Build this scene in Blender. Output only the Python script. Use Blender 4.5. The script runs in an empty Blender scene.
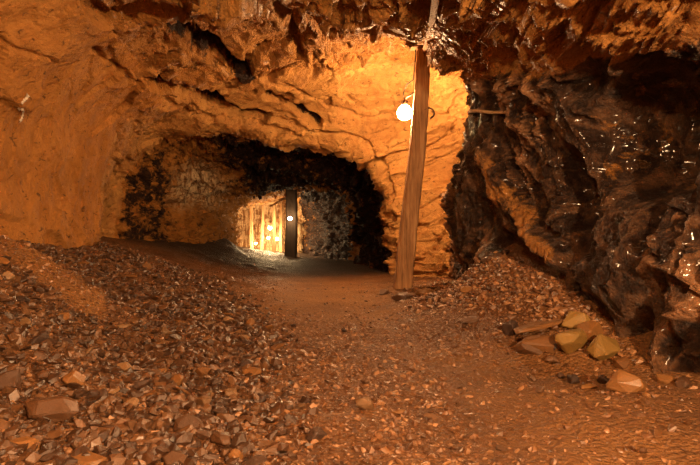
import bpy, bmesh, math, random
import numpy as np
from mathutils import Vector, Matrix
from mathutils.bvhtree import BVHTree

random.seed(7)
rng = np.random.default_rng(7)
sc = bpy.context.scene
COL = sc.collection

# ------------------------------------------------------------------ camera
F, CX, HY, CZ = 550.0, 350.0, 225.0, 1.0      # focal length in px, centre column, horizon row, eye height


def P(px, py, Y):
    return Vector(((px - CX) / F * Y, Y, CZ + (HY - py) / F * Y))


cam = bpy.data.objects.new('camera', bpy.data.cameras.new('camera'))
COL.objects.link(cam)
cam.location = (0, 0, CZ)
cam.rotation_euler = (math.pi / 2, 0, 0)
cam.data.sensor_width = 36
cam.data.lens = 36 * F / 700
cam.data.shift_y = -(232.5 - HY) / 700
cam.data.clip_start = 0.05
sc.camera = cam


# ------------------------------------------------------------------ numpy noise
def _h(ix, iy, iz, s):
    with np.errstate(over='ignore'):
        h = (ix.astype(np.uint32) * np.uint32(73856093)) ^ (iy.astype(np.uint32) * np.uint32(19349663)) \
            ^ (iz.astype(np.uint32) * np.uint32(83492791)) ^ np.uint32((s * 2654435761) & 0xFFFFFFFF)
        h ^= h >> np.uint32(15); h *= np.uint32(2246822519)
        h ^= h >> np.uint32(13); h *= np.uint32(3266489917)
        h ^= h >> np.uint32(16)
    return h.astype(np.float64) / 4294967295.0


def vnoise(p, s=0):
    """value noise in -1..1"""
    c = np.floor(p).astype(np.int64)
    f = p - c
    f = f * f * f * (f * (f * 6 - 15) + 10)
    r = 0
    for dx in (0, 1):
        wx = f[:, 0] if dx else 1 - f[:, 0]
        for dy in (0, 1):
            wy = f[:, 1] if dy else 1 - f[:, 1]
            for dz in (0, 1):
                wz = f[:, 2] if dz else 1 - f[:, 2]
                r = r + wx * wy * wz * _h(c[:, 0] + dx, c[:, 1] + dy, c[:, 2] + dz, s)
    return r * 2 - 1


def fbm(p, s=0, o=4, gain=.5):
    r, a = 0, 1
    for k in range(o):
        r = r + a * vnoise(p * (2.03 ** k) + 17.3 * k, s + k)
        a *= gain
    return r


def facets(p, s=0, tilt=1.0):
    """piecewise planar 'broken rock' height, about -1..1; also the distance to the cell edge"""
    c = np.floor(p).astype(np.int64)
    n = len(p)
    d1 = np.full(n, 9.); d2 = np.full(n, 9.); val = np.zeros(n)
    for dx in (-1, 0, 1):
        for dy in (-1, 0, 1):
            for dz in (-1, 0, 1):
                x, y, z = c[:, 0] + dx, c[:, 1] + dy, c[:, 2] + dz
                e = np.stack([p[:, 0] - x - _h(x, y, z, s), p[:, 1] - y - _h(x, y, z, s + 1), p[:, 2] - z - _h(x, y, z, s + 2)], 1)
                d = (e * e).sum(1)
                v = (_h(x, y, z, s + 3) * 2 - 1) * .6 + tilt * (e[:, 0] * (_h(x, y, z, s + 4) * 2 - 1)
                     + e[:, 1] * (_h(x, y, z, s + 5) * 2 - 1) + e[:, 2] * (_h(x, y, z, s + 6) * 2 - 1))
                near = d < d1
                d2 = np.where(near, d1, np.minimum(d2, d))
                val = np.where(near, v, val)
                d1 = np.where(near, d, d1)
    return val, np.sqrt(d2) - np.sqrt(d1)


def rot(p, axis, deg):
    m = np.array(Matrix.Rotation(math.radians(deg), 3, axis))
    return p @ m.T


def sstep(a, b, x):
    t = np.clip((x - a) / (b - a), 0, 1)
    return t * t * (3 - 2 * t)


# ------------------------------------------------------------------ object helpers
def link(name, me, mat=None, parent=None, smooth=True):
    o = bpy.data.objects.new(name, me)
    COL.objects.link(o)
    if mat:
        me.materials.append(mat)
    if parent:
        o.parent = parent
    me.polygons.foreach_set('use_smooth', [smooth] * len(me.polygons))
    return o


def quads(name, v, f, mat, parent=None, smooth=True, attrs=None):
    """mesh from numpy vertices and numpy quads/tris"""
    me = bpy.data.meshes.new(name)
    me.vertices.add(len(v)); me.vertices.foreach_set('co', np.asarray(v, np.float32).ravel())
    n, k = f.shape
    me.loops.add(n * k); me.loops.foreach_set('vertex_index', f.astype(np.int32).ravel())
    me.polygons.add(n)
    me.polygons.foreach_set('loop_start', (np.arange(n) * k).astype(np.int32))
    try:
        me.polygons.foreach_set('loop_total', np.full(n, k, np.int32))
    except Exception:
        pass
    me.update(calc_edges=True)
    me.validate()
    for an, arr in (attrs or {}).items():
        a = me.attributes.new(an, 'FLOAT', 'POINT')
        a.data.foreach_set('value', np.asarray(arr, np.float32))
    return link(name, me, mat, parent, smooth)


def from_bm(name, bm, mat, parent=None, smooth=False):
    me = bpy.data.meshes.new(name)
    bmesh.ops.recalc_face_normals(bm, faces=bm.faces)
    bm.to_mesh(me); bm.free()
    return link(name, me, mat, parent, smooth)


def tag(o, label, cat, group=None, kind=None):
    o['label'] = label; o['category'] = cat
    if group: o['group'] = group
    if kind: o['kind'] = kind
    return o


def thing(name, label, cat, loc=(0, 0, 0), group=None):
    o = bpy.data.objects.new(name, None)
    COL.objects.link(o)
    o.location = loc
    o.empty_display_size = .1
    return tag(o, label, cat, group)


def tube(bm, pts, r, n=10, cap=True):
    """round tube along a polyline; r is a number or one radius per point"""
    pts = [Vector(p) for p in pts]
    rr = r if isinstance(r, (list, tuple)) else [r] * len(pts)
    rings = []
    prev = None
    for i, p in enumerate(pts):
        t = (pts[min(i + 1, len(pts) - 1)] - pts[max(i - 1, 0)]).normalized()
        if prev is None:
            a = t.orthogonal().normalized()
        else:
            a = (prev - t * prev.dot(t)).normalized()
        prev = a
        b = t.cross(a)
        rings.append([bm.verts.new(p + (a * math.cos(k * 2 * math.pi / n) + b * math.sin(k * 2 * math.pi / n)) * rr[i]) for k in range(n)])
    for i in range(len(rings) - 1):
        for k in range(n):
            bm.faces.new((rings[i][k], rings[i][(k + 1) % n], rings[i + 1][(k + 1) % n], rings[i + 1][k]))
    if cap:
        bm.faces.new(rings[0][::-1]); bm.faces.new(rings[-1])


def timber(bm, a, b, w0, w1, d0=None, d1=None, rough=.006, seed=0, steps=28, up=Vector((0, 1, 0)), bev=.22, wob=.012):
    """hewn squared timber from a to b, widths w0 to w1 with chamfered, wandering corners"""
    rnd = random.Random(seed)
    d0 = d0 or w0; d1 = d1 or w1
    t = (b - a).normalized()
    sx = t.cross(up).normalized(); sy = sx.cross(t).normalized()
    prof = []
    for q in range(4):
        ang = math.pi / 4 + q * math.pi / 2
        cxs, cys = math.copysign(1, math.cos(ang)), math.copysign(1, math.sin(ang))
        one = [(cxs * (1 - bev), cys), (cxs, cys * (1 - bev))]
        if cxs * cys > 0:
            one = one[::-1]
        prof += one
        mid = [(cxs * (1 - bev * .45), cys * (1 - bev * .45))]
    # ordered counter-clockwise octagon with extra points on each flat
    oct_ = sorted(prof, key=lambda q: math.atan2(q[1], q[0]))
    full = []
    for i in range(len(oct_)):
        p0, p1 = oct_[i], oct_[(i + 1) % len(oct_)]
        full.append(p0)
        if math.dist(p0, p1) > .9:
            for f in (.25, .5, .75):
                full.append((p0[0] + (p1[0] - p0[0]) * f, p0[1] + (p1[1] - p0[1]) * f))
    ph = [rnd.uniform(0, 6.28) for _ in range(6)]
    groove = [rnd.uniform(-1, 1) for _ in full]
    rings = []
    for i in range(steps + 1):
        f = i / steps
        c = a.lerp(b, f) + sx * (math.sin(f * 5 + ph[0]) * wob) + sy * (math.sin(f * 4 + ph[1]) * wob)
        w = (w0 + (w1 - w0) * f) / 2; d = (d0 + (d1 - d0) * f) / 2
        ring = []
        for j, (u, v) in enumerate(full):
            k = 1 + rough * 8 * groove[j] * (.6 + .4 * math.sin(f * 9 + j)) + rnd.uniform(-rough, rough) * 5
            ring.append(bm.verts.new(c + sx * (u * w * k) + sy * (v * d * k)))
        rings.append(ring)
    n = len(full)
    for i in range(steps):
        for k in range(n):
            bm.faces.new((rings[i][k], rings[i][(k + 1) % n], rings[i + 1][(k + 1) % n], rings[i + 1][k]))
    bm.faces.new(rings[0][::-1]); bm.faces.new(rings[-1])


# ------------------------------------------------------------------ materials
def new_mat(name):
    m = bpy.data.materials.new(name)
    m.use_nodes = True
    nt = m.node_tree
    return m, nt, nt.nodes, nt.links, nt.nodes['Principled BSDF']


def ramp(N, stops):
    r = N.new('ShaderNodeValToRGB')
    e = r.color_ramp.elements
    while len(e) < len(stops):
        e.new(.5)
    for k, (p, c) in enumerate(stops):
        e[k].position = p
        e[k].color = (*c, 1) if len(c) == 3 else c
    return r


def noise(N, L, vec, scale, detail=6, rough=.6, dist=0.0):
    n = N.new('ShaderNodeTexNoise')
    n.inputs['Scale'].default_value = scale
    n.inputs['Detail'].default_value = detail
    n.inputs['Roughness'].default_value = rough
    n.inputs['Distortion'].default_value = dist
    L.new(vec, n.inputs['Vector'])
    return n


def mapping(N, L, vec, scale=(1, 1, 1), rotation=(0, 0, 0)):
    m = N.new('ShaderNodeMapping')
    m.inputs['Scale'].default_value = scale
    m.inputs['Rotation'].default_value = rotation
    L.new(vec, m.inputs['Vector'])
    return m.outputs['Vector']


def mix(N, L, fac, a, b):
    m = N.new('ShaderNodeMix'); m.data_type = 'RGBA'
    if isinstance(fac, (int, float)): m.inputs[0].default_value = fac
    else: L.new(fac, m.inputs[0])
    for i, c in ((6, a), (7, b)):
        if isinstance(c, tuple): m.inputs[i].default_value = (*c, 1)
        else: L.new(c, m.inputs[i])
    return m.outputs[2]


def mth(N, L, op, a, b=None):
    m = N.new('ShaderNodeMath'); m.operation = op
    for i, c in ((0, a), (1, b)):
        if c is None: continue
        if isinstance(c, (int, float)): m.inputs[i].default_value = c
        else: L.new(c, m.inputs[i])
    return m.outputs[0]


OCHRE = [(.25, (.22, .085, .018)), (.45, (.40, .17, .035)), (.6, (.52, .24, .06)), (.8, (.62, .33, .10))]
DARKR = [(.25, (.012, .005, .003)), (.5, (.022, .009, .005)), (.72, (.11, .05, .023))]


def rock_mat(name, ochre=OCHRE, dark=DARKR, bump=.35, streak=None, rough=.62, chips=.35, spec=.5, coat=0.0, fine=.28, crough=.22):
    m, nt, N, L, B = new_mat(name)
    pos = N.new('ShaderNodeNewGeometry').outputs['Position']
    n1 = noise(N, L, pos, 1.6, 9, .62, .3)
    n2 = noise(N, L, pos, 7.0, 8, .65, .2)
    f = mth(N, L, 'ADD', mth(N, L, 'MULTIPLY', n1.outputs[0], .6), mth(N, L, 'MULTIPLY', n2.outputs[0], .4))
    co = ramp(N, ochre); L.new(f, co.inputs[0])
    cd = ramp(N, dark); L.new(n2.outputs[0], cd.inputs[0])
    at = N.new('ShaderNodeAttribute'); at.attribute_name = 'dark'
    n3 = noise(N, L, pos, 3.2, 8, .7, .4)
    # the 'dark' attribute is dark schist plus painted tunnel and crevice shade: broken up by noise into patches
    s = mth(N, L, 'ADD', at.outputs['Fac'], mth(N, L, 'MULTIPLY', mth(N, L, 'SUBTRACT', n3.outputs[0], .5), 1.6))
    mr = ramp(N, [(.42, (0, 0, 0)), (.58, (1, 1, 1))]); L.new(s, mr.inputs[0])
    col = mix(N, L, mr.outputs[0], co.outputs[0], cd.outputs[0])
    # pits and thin mineral specks
    v = N.new('ShaderNodeTexVoronoi'); v.inputs['Scale'].default_value = 5.5; v.feature = 'DISTANCE_TO_EDGE'
    wv = noise(N, L, pos, 2.2, 5, .6)
    wm = N.new('ShaderNodeMix'); wm.data_type = 'VECTOR'; wm.inputs[0].default_value = .35
    L.new(pos, wm.inputs[4]); L.new(wv.outputs[1], wm.inputs[5]); L.new(wm.outputs[1], v.inputs['Vector'])
    # pale mineral streaks
    pa = N.new('ShaderNodeAttribute'); pa.attribute_name = 'pale'
    st = noise(N, L, mapping(N, L, pos, (5, 5, .5)), 2.2, 4, .6)
    sr = ramp(N, [(.42, (.26, .13, .055)), (.56, (.80, .60, .36))]); L.new(st.outputs[0], sr.inputs[0])
    col = mix(N, L, pa.outputs['Fac'], col, sr.outputs[0])
    fk = noise(N, L, mapping(N, L, pos, (1, 1, 1.6), (.3, .4, .2)), 9, 5, .62, .8)
    fr = ramp(N, [(.60, (0, 0, 0)), (.66, (.75, .75, .75))]); L.new(fk.outputs[0], fr.inputs[0])
    col = mix(N, L, fr.outputs[0], col, (.07, .028, .012))
    ca = N.new('ShaderNodeAttribute'); ca.attribute_name = 'crest_glint'
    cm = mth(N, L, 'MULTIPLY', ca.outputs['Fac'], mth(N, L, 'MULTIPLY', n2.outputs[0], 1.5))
    col = mix(N, L, cm, col, (.42, .21, .10))  # tan on the rib crests stands in for stringy highlights
    L.new(col, B.inputs['Base Color'])
    # roughness
    rr = ramp(N, [(.3, (rough - .18,) * 3), (.7, (rough + .16,) * 3)]); L.new(n2.outputs[0], rr.inputs[0])
    L.new(rr.outputs[0], B.inputs['Roughness'])
    B.inputs['Specular IOR Level'].default_value = spec
    B.inputs['Coat Weight'].default_value = coat; B.inputs['Coat Roughness'].default_value = crough
    # relief
    b1 = noise(N, L, pos, 9, 10, .68, .2)
    h = mth(N, L, 'MULTIPLY', b1.outputs[0], 1.0)
    b2 = noise(N, L, pos, 38, 6, .7)
    h = mth(N, L, 'ADD', h, mth(N, L, 'MULTIPLY', b2.outputs[0], fine))
    if streak:
        sn = noise(N, L, mapping(N, L, pos, *streak), 5, 6, .65)
        h = mth(N, L, 'ADD', h, mth(N, L, 'MULTIPLY', sn.outputs[0], .8))
    cr = ramp(N, [(0, (0, 0, 0)), (.035, (1, 1, 1))]); L.new(v.outputs['Distance'], cr.inputs[0])
    h = mth(N, L, 'ADD', h, mth(N, L, 'MULTIPLY', cr.outputs[0], .12))
    v3 = N.new('ShaderNodeTexVoronoi'); v3.inputs['Scale'].default_value = 17; v3.inputs['Detail'].default_value = 2
    wp = N.new('ShaderNodeMix'); wp.data_type = 'VECTOR'; wp.inputs[0].default_value = .12
    L.new(pos, wp.inputs[4]); L.new(b1.outputs[1], wp.inputs[5]); L.new(wp.outputs[1], v3.inputs['Vector'])
    h = mth(N, L, 'ADD', h, mth(N, L, 'MULTIPLY', v3.outputs['Distance'], chips))
    bp = N.new('ShaderNodeBump'); bp.inputs['Strength'].default_value = bump; bp.inputs['Distance'].default_value = .09
    L.new(h, bp.inputs['Height'])
    L.new(bp.outputs[0], B.inputs['Normal'])
    return m


M_left = rock_mat('rock_ochre', bump=.7, rough=.7, spec=.3, chips=.25)
M_ceil = rock_mat('rock_roof', bump=.8, rough=.58, spec=.35, chips=.6, coat=.08, fine=.15, streak=((1, 1, .4), (.5, 0, .4)))
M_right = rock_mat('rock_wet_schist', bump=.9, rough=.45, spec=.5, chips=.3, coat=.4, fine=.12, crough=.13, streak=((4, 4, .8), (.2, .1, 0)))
M_head = rock_mat('rock_brow', ochre=[(.3, (.26, .12, .04)), (.45, (.44, .21, .06)), (.6, (.56, .30, .09)), (.75, (.66, .40, .15))],
                  bump=.55, rough=.66, spec=.3, streak=((.6, .6, 2.4), (0, -.3, 0)))
M_tun = rock_mat('rock_tunnel', bump=.8, rough=.72, spec=.25)


def floor_mat():
    m, nt, N, L, B = new_mat('dirt_floor')
    pos = N.new('ShaderNodeNewGeometry').outputs['Position']
    n1 = noise(N, L, pos, 1.3, 8, .6)
    n2 = noise(N, L, pos, 24, 6, .7)
    f = mth(N, L, 'ADD', mth(N, L, 'MULTIPLY', n1.outputs[0], .55), mth(N, L, 'MULTIPLY', n2.outputs[0], .45))
    c = ramp(N, [(.3, (.06, .024, .008)), (.5, (.15, .061, .017)), (.68, (.25, .115, .036))]); L.new(f, c.inputs[0])
    c2 = ramp(N, [(.3, (.16, .065, .016)), (.5, (.30, .135, .034)), (.68, (.42, .21, .06))]); L.new(f, c2.inputs[0])
    at = N.new('ShaderNodeAttribute'); at.attribute_name = 'ochre'
    ad = N.new('ShaderNodeAttribute'); ad.attribute_name = 'far_darken'  # floor colour turns darker from the arch inwards
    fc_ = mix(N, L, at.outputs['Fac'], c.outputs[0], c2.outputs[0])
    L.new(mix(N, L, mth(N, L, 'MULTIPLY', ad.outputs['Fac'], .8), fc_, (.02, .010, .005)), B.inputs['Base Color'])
    v = N.new('ShaderNodeTexVoronoi'); v.inputs['Scale'].default_value = 34; L.new(pos, v.inputs['Vector'])
    v2 = N.new('ShaderNodeTexVoronoi'); v2.inputs['Scale'].default_value = 75; L.new(pos, v2.inputs['Vector'])
    h = mth(N, L, 'ADD', mth(N, L, 'MULTIPLY', v.outputs['Distance'], -.9), mth(N, L, 'MULTIPLY', v2.outputs['Distance'], -.4))
    h = mth(N, L, 'ADD', h, n2.outputs[0])
    bp = N.new('ShaderNodeBump'); bp.inputs['Strength'].default_value = 1.0; bp.inputs['Distance'].default_value = .03
    L.new(h, bp.inputs['Height']); L.new(bp.outputs[0], B.inputs['Normal'])
    B.inputs['Roughness'].default_value = .6
    return m


def stone_mat(name, stops, rough=.5, per_object=False, spec=.5, coat=.22):
    m, nt, N, L, B = new_mat(name)
    geo = N.new('ShaderNodeNewGeometry')
    if per_object:
        tc = N.new('ShaderNodeTexCoord'); vec = tc.outputs['Object']
        rnd = N.new('ShaderNodeObjectInfo').outputs['Random']
    else:
        vec = geo.outputs['Position']
        rnd = geo.outputs['Random Per Island']
    n = noise(N, L, vec, 14, 7, .65)
    f = mth(N, L, 'ADD', mth(N, L, 'MULTIPLY', n.outputs[0], .55), mth(N, L, 'MULTIPLY', rnd, .45))
    c = ramp(N, stops); L.new(f, c.inputs[0])
    L.new(c.outputs[0], B.inputs['Base Color'])
    rr = ramp(N, [(.3, (rough - .12,) * 3), (.7, (rough + .2,) * 3)]); L.new(n.outputs[0], rr.inputs[0])
    L.new(rr.outputs[0], B.inputs['Roughness'])
    B.inputs['Specular IOR Level'].default_value = spec
    B.inputs['Coat Weight'].default_value = coat; B.inputs['Coat Roughness'].default_value = .3
    n2 = noise(N, L, vec, 45, 5, .7)
    bp = N.new('ShaderNodeBump'); bp.inputs['Strength'].default_value = .5; bp.inputs['Distance'].default_value = .012
    L.new(n2.outputs[0], bp.inputs['Height']); L.new(bp.outputs[0], B.inputs['Normal'])
    return m


M_floor = floor_mat()
M_rubble = stone_mat('rubble_stone', [(.2, (.020, .0085, .004)), (.5, (.065, .028, .0115)), (.8, (.18, .088, .038))], .36, spec=.8)
M_grav = stone_mat('gravel_stone', [(.2, (.06, .024, .009)), (.5, (.17, .073, .026)), (.8, (.42, .22, .10))], .34, spec=.8)
M_brown = stone_mat('stone_brown', [(.3, (.07, .031, .013)), (.7, (.15, .07, .029))], .4, per_object=True)
M_dark = stone_mat('stone_dark', [(.3, (.035, .017, .011)), (.7, (.08, .04, .022))], per_object=True)
M_rust = stone_mat('stone_rust', [(.3, (.14, .057, .0125)), (.7, (.26, .115, .028))], rough=.6, per_object=True)
M_palest = stone_mat('stone_pale', [(.3, (.15, .08, .034)), (.7, (.27, .155, .07))], per_object=True)
M_olive = stone_mat('stone_olive', [(.3, (.15, .082, .016)), (.7, (.26, .15, .034))], rough=.6, per_object=True)
M_black = stone_mat('stone_black', [(.3, (.02, .012, .01)), (.7, (.05, .028, .02))], rough=.45, per_object=True)


def wood_mat(name, a, b, c):
    m, nt, N, L, B = new_mat(name)
    tc = N.new('ShaderNodeTexCoord').outputs['Object']
    g = noise(N, L, mapping(N, L, tc, (14, 14, .7)), 2.2, 8, .65, .6)
    k = noise(N, L, tc, 3, 4, .5)
    f = mth(N, L, 'ADD', mth(N, L, 'MULTIPLY', g.outputs[0], .8), mth(N, L, 'MULTIPLY', k.outputs[0], .2))
    r = ramp(N, [(.32, a), (.5, b), (.68, c)]); L.new(f, r.inputs[0])
    L.new(r.outputs[0], B.inputs['Base Color'])
    B.inputs['Roughness'].default_value = .75
    bp = N.new('ShaderNodeBump'); bp.inputs['Strength'].default_value = .8; bp.inputs['Distance'].default_value = .02
    L.new(g.outputs[0], bp.inputs['Height']); L.new(bp.outputs[0], B.inputs['Normal'])
    return m


M_wood = wood_mat('old_timber', (.12, .055, .02), (.34, .17, .065), (.52, .30, .13))
M_darkwood = wood_mat('dark_opening_timber', (.018, .009, .005), (.035, .018, .009), (.06, .03, .014))  # near-black wood, stands in for a dark opening
M_palewood = wood_mat('pale_timber', (.22, .12, .05), (.42, .25, .11), (.56, .36, .18))


def plain(name, col, rough=.5, metal=0.0, emit=None, strength=0):
    m, nt, N, L, B = new_mat(name)
    B.inputs['Base Color'].default_value = (*col, 1)
    B.inputs['Roughness'].default_value = rough
    B.inputs['Metallic'].default_value = metal
    if emit:
        B.inputs['Emission Color'].default_value = (*emit, 1)
        B.inputs['Emission Strength'].default_value = strength
    else:
        pos = N.new('ShaderNodeTexCoord').outputs['Object']
        n = noise(N, L, pos, 30, 4, .6)
        r = ramp(N, [(.3, tuple(c * .7 for c in col)), (.7, tuple(min(1, c * 1.25) for c in col))])
        L.new(n.outputs[0], r.inputs[0]); L.new(r.outputs[0], B.inputs['Base Color'])
    return m


LAMP = (1.0, .58, .27)
M_metal = plain('rusty_metal', (.09, .045, .025), .6, .5)
M_cable = plain('black_cable', (.02, .015, .012), .55)
M_chalk = plain('white_paint', (.72, .62, .50), .8)
M_bulb = plain('lit_globe', (1, .9, .7), .3, 0, LAMP, 580)
M_bulb_dim = plain('lit_globe_in_passage', (1, .9, .7), .3, 0, (1.0, .66, .32), 230)
M_bulb_far = plain('lit_far_globe', (1, .9, .7), .3, 0, (1.0, .66, .32), 1100)

# ------------------------------------------------------------------ the mine: one lofted shell
# each ring: left buried, left foot, left middle, left upper, left corner, roof x3, right corner, right upper, right middle, right foot, right buried
def W(Y, *xz):
    return [(x, Y, z) for x, z in xz]


def I(Y, *pp):
    return [tuple(P(px, py, Y)) for px, py in pp]


RINGS = [
    W(-5, (-3.6, -.8), (-3.6, .6), (-3.7, 1.4), (-3.5, 2.3), (-2.8, 3.0), (-1.5, 3.3), (-.3, 3.3), (.9, 3.1), (1.9, 2.7), (2.4, 2.0), (2.5, 1.3), (2.4, .4), (2.4, -.8)),
    W(-1.5, (-3.6, -.8), (-3.6, .7), (-3.7, 1.5), (-3.5, 2.4), (-2.8, 3.1), (-1.5, 3.4), (-.2, 3.4), (1.1, 3.2), (2.1, 2.8), (2.6, 2.0), (2.7, 1.3), (2.6, .4), (2.6, -.8)),
    W(1.5, (-3.6, -.8), (-3.6, .8), (-3.7, 1.5), (-3.5, 2.4), (-2.8, 3.2), (-1.4, 3.4), (-.1, 3.35), (1.2, 3.0), (2.1, 2.6), (2.5, 2.0), (2.55, 1.2), (2.4, .2), (2.4, -.8)),
    W(3.3, (-3.6, -.8), (-3.6, .85), (-3.65, 1.5), (-3.4, 2.4), (-2.7, 3.2), (-1.3, 3.3), (0, 3.2), (1.2, 2.75), (1.95, 2.2), (2.3, 1.75), (2.3, 1.1), (2.15, .15), (2.1, -.8)),
    W(5, (-3.55, -.8), (-3.55, .88), (-3.6, 1.6), (-3.3, 2.5), (-2.55, 3.3), (-1.3, 3.4), (0, 3.35), (1.1, 3.1), (1.72, 2.6), (2.05, 2.0), (2.0, 1.2), (1.85, .4), (1.8, -.8)),
    W(6.8, (-3.55, -.8), (-3.58, .75), (-3.65, 1.6), (-3.46, 2.55), (-2.78, 3.2), (-1.73, 3.6), (-.37, 3.53), (.87, 3.41), (1.5, 3.04), (1.55, 2.42), (1.55, 1.56), (1.5, .7), (1.5, -.8)),
    I(8.7, (97, 320), (97, 240), (97, 190), (116, 120), (160, 90), (240, 72), (330, 62), (420, 47), (468, 75), (490, 105), (470, 195), (455, 275), (455, 330)),
    I(10.3, (96, 310), (96, 238), (104, 195), (126, 143), (165, 118), (235, 100), (320, 102), (400, 108), (450, 130), (462, 170), (452, 230), (445, 277), (445, 320)),
    I(10.9, (96, 300), (96, 238), (106, 195), (126, 152), (158, 133), (230, 136), (300, 151), (355, 164), (378, 195), (385, 225), (387, 250), (389, 272), (389, 310)),
    W(11.9, (-4.7, -.8), (-4.7, .7), (-4.7, 1.6), (-4.4, 2.6), (-3.7, 3.0), (-2.2, 3.1), (-.8, 2.9), (.3, 2.6), (.8, 1.9), (.9, 1.2), (.9, .6), (.9, .1), (.9, -.8)),
    W(13.2, (-4.6, -.8), (-4.55, .6), (-4.45, 1.4), (-4.1, 2.4), (-3.5, 2.65), (-2.4, 2.6), (-1.2, 2.5), (-.1, 2.4), (.55, 2.0), (.75, 1.3), (.75, .6), (.65, 0), (.65, -.8)),
    I(15.5, (228, 290), (228, 257), (221, 230), (219, 205), (235, 190), (262, 186), (290, 187), (325, 189), (347, 195), (351, 215), (352, 240), (351, 260), (351, 290)),
    W(17, (-3.6, -.9), (-3.6, 0), (-3.8, .9), (-3.8, 1.5), (-3.5, 1.9), (-2.6, 2.15), (-1.7, 2.4), (-.6, 2.4), (.1, 2.1), (.3, 1.3), (.3, .6), (.2, 0), (.2, -.9)),
    W(21, (-4.5, -1), (-4.5, 0), (-4.5, .9), (-4.4, 1.4), (-4.1, 1.75), (-3.4, 1.95), (-2.7, 2.1), (-1.9, 2.2), (-1.2, 2.0), (-1.0, 1.4), (-.9, .7), (-1.0, 0), (-1.0, -1)),
    W(24.4, (-5.9, -1), (-5.9, 0), (-6.0, .9), (-5.8, 1.6), (-5.2, 2.0), (-4.4, 2.2), (-3.6, 2.3), (-2.9, 2.2), (-2.3, 1.9), (-2.0, 1.4), (-1.9, .7), (-2.0, 0), (-2.0, -1)),
]
SUB = [16, 24, 44, 90, 110, 96, 66, 60, 34, 40, 50, 34, 56, 36]
CSUB = [14, 46, 52, 56, 60, 60, 60, 60, 60, 56, 56, 40, 14][:12]
R = np.array(RINGS)
us = np.concatenate([np.linspace(i, i + 1, n, endpoint=False) for i, n in enumerate(SUB)] + [[len(SUB)]])
vs = np.concatenate([np.linspace(i, i + 1, n, endpoint=False) for i, n in enumerate(CSUB)] + [[12]])


def lerp_axis(A, t):
    i = np.minimum(t.astype(int), A.shape[0] - 2)
    f = (t - i).reshape((-1,) + (1,) * (A.ndim - 1))
    return A[i] * (1 - f) + A[i + 1] * f


G = lerp_axis(R, us)                                  # (nu,13,3)
G = np.swapaxes(lerp_axis(np.swapaxes(G, 0, 1), vs), 0, 1)   # (nu,nv,3)


def gauss(A, axis, s):
    k = np.exp(-.5 * (np.arange(-3 * s, 3 * s + 1) / s) ** 2); k /= k.sum()
    n = A.shape[axis]
    pad = [(0, 0)] * A.ndim; pad[axis] = (3 * s, 3 * s)
    B = np.pad(A, pad, mode='reflect', reflect_type='odd')
    return sum(w * np.take(B, range(j, j + n), axis=axis) for j, w in enumerate(k))


G = gauss(G, 1, 13)
G = gauss(G, 0, 11)
nu, nv = G.shape[:2]
dU = np.gradient(G, axis=0); dV = np.gradient(G, axis=1)
NRM = np.cross(dV, dU); NRM /= np.linalg.norm(NRM, axis=2, keepdims=True) + 1e-9
# must point into the void
cen = G.mean(axis=1, keepdims=True)
if ((cen - G) * NRM).sum() < 0:
    NRM = -NRM
UU, VV = np.meshgrid(us, vs, indexing='ij')
p = G.reshape(-1, 3); nrm = NRM.reshape(-1, 3); u = UU.ravel(); v = VV.ravel()

# zone weights
inside = sstep(8.0, 8.6, u)                            # beyond the arch
headw = sstep(5.9, 6.5, u) * (1 - inside)
near = 1 - sstep(5.9, 6.5, u)
leftw = near * (1 - sstep(3.6, 4.5, v))
rightw = near * sstep(8.0, 8.5, v)
roofw = near * sstep(3.6, 4.5, v) * (1 - sstep(8.0, 8.5, v))
rightw = rightw + headw * sstep(9.0, 9.6, v) * (1 - sstep(6.2, 6.8, u))
headw = headw * (1 - sstep(9.0, 9.6, v) * (1 - sstep(6.2, 6.8, u)))

warp = np.stack([fbm(p * .9, 11), fbm(p * .9, 21), fbm(p * .9, 31)], 1)
pw = p + warp * .12
disp = np.zeros(len(p))
low = fbm(p * .7, 41, 3)
disp += low * (.10 * leftw + .14 * roofw + .14 * rightw + .05 * headw + .12 * inside)
# left wall: smooth with shallow breaks
fe, ee = facets(pw / .085, 180)
fa, ea = facets(rot(pw, 'X', 25) / np.array([.9, .9, .7]), 100)
fb, eb = facets(pw / .28, 120)
disp += leftw * (fa * .07 + fb * .022 + fe * .006)
# roof: blocky, bedded
q = rot(rot(pw, 'Y', 28), 'Z', 20)
fc, ec = facets(q / np.array([.75, .55, .28]), 140)
fd, ed = facets(q / np.array([.26, .2, .12]), 160)
ixr = CX + p[:, 0] / np.maximum(p[:, 1], .3) * F
iyr = HY - (p[:, 2] - CZ) / np.maximum(p[:, 1], .3) * F
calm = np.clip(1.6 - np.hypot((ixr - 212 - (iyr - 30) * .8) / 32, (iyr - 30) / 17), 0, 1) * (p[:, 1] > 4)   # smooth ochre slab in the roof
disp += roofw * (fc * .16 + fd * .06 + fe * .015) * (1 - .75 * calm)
# right wall: steep splintered ribs
q = rot(rot(pw, 'X', 14), 'Y', 12)
ff, ef = facets(q / np.array([.5, .4, .95]), 200)
fg, eg = facets(q / np.array([.16, .14, .34]), 220)
fh, eh = facets(q / np.array([.10, .10, .16]), 240)
q = rot(rot(pw, 'X', 16), 'Y', 10)
qv = q + np.stack([fbm(p * 2.5, 271, 2), fbm(p * 2.5, 275, 2), np.zeros(len(p))], 1) * .07


def ridged(sc_, seed, o):
    return np.clip(1 - np.abs(fbm(qv * np.array(sc_), seed, o)) * 1.7, 0, 1) ** 2


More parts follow.
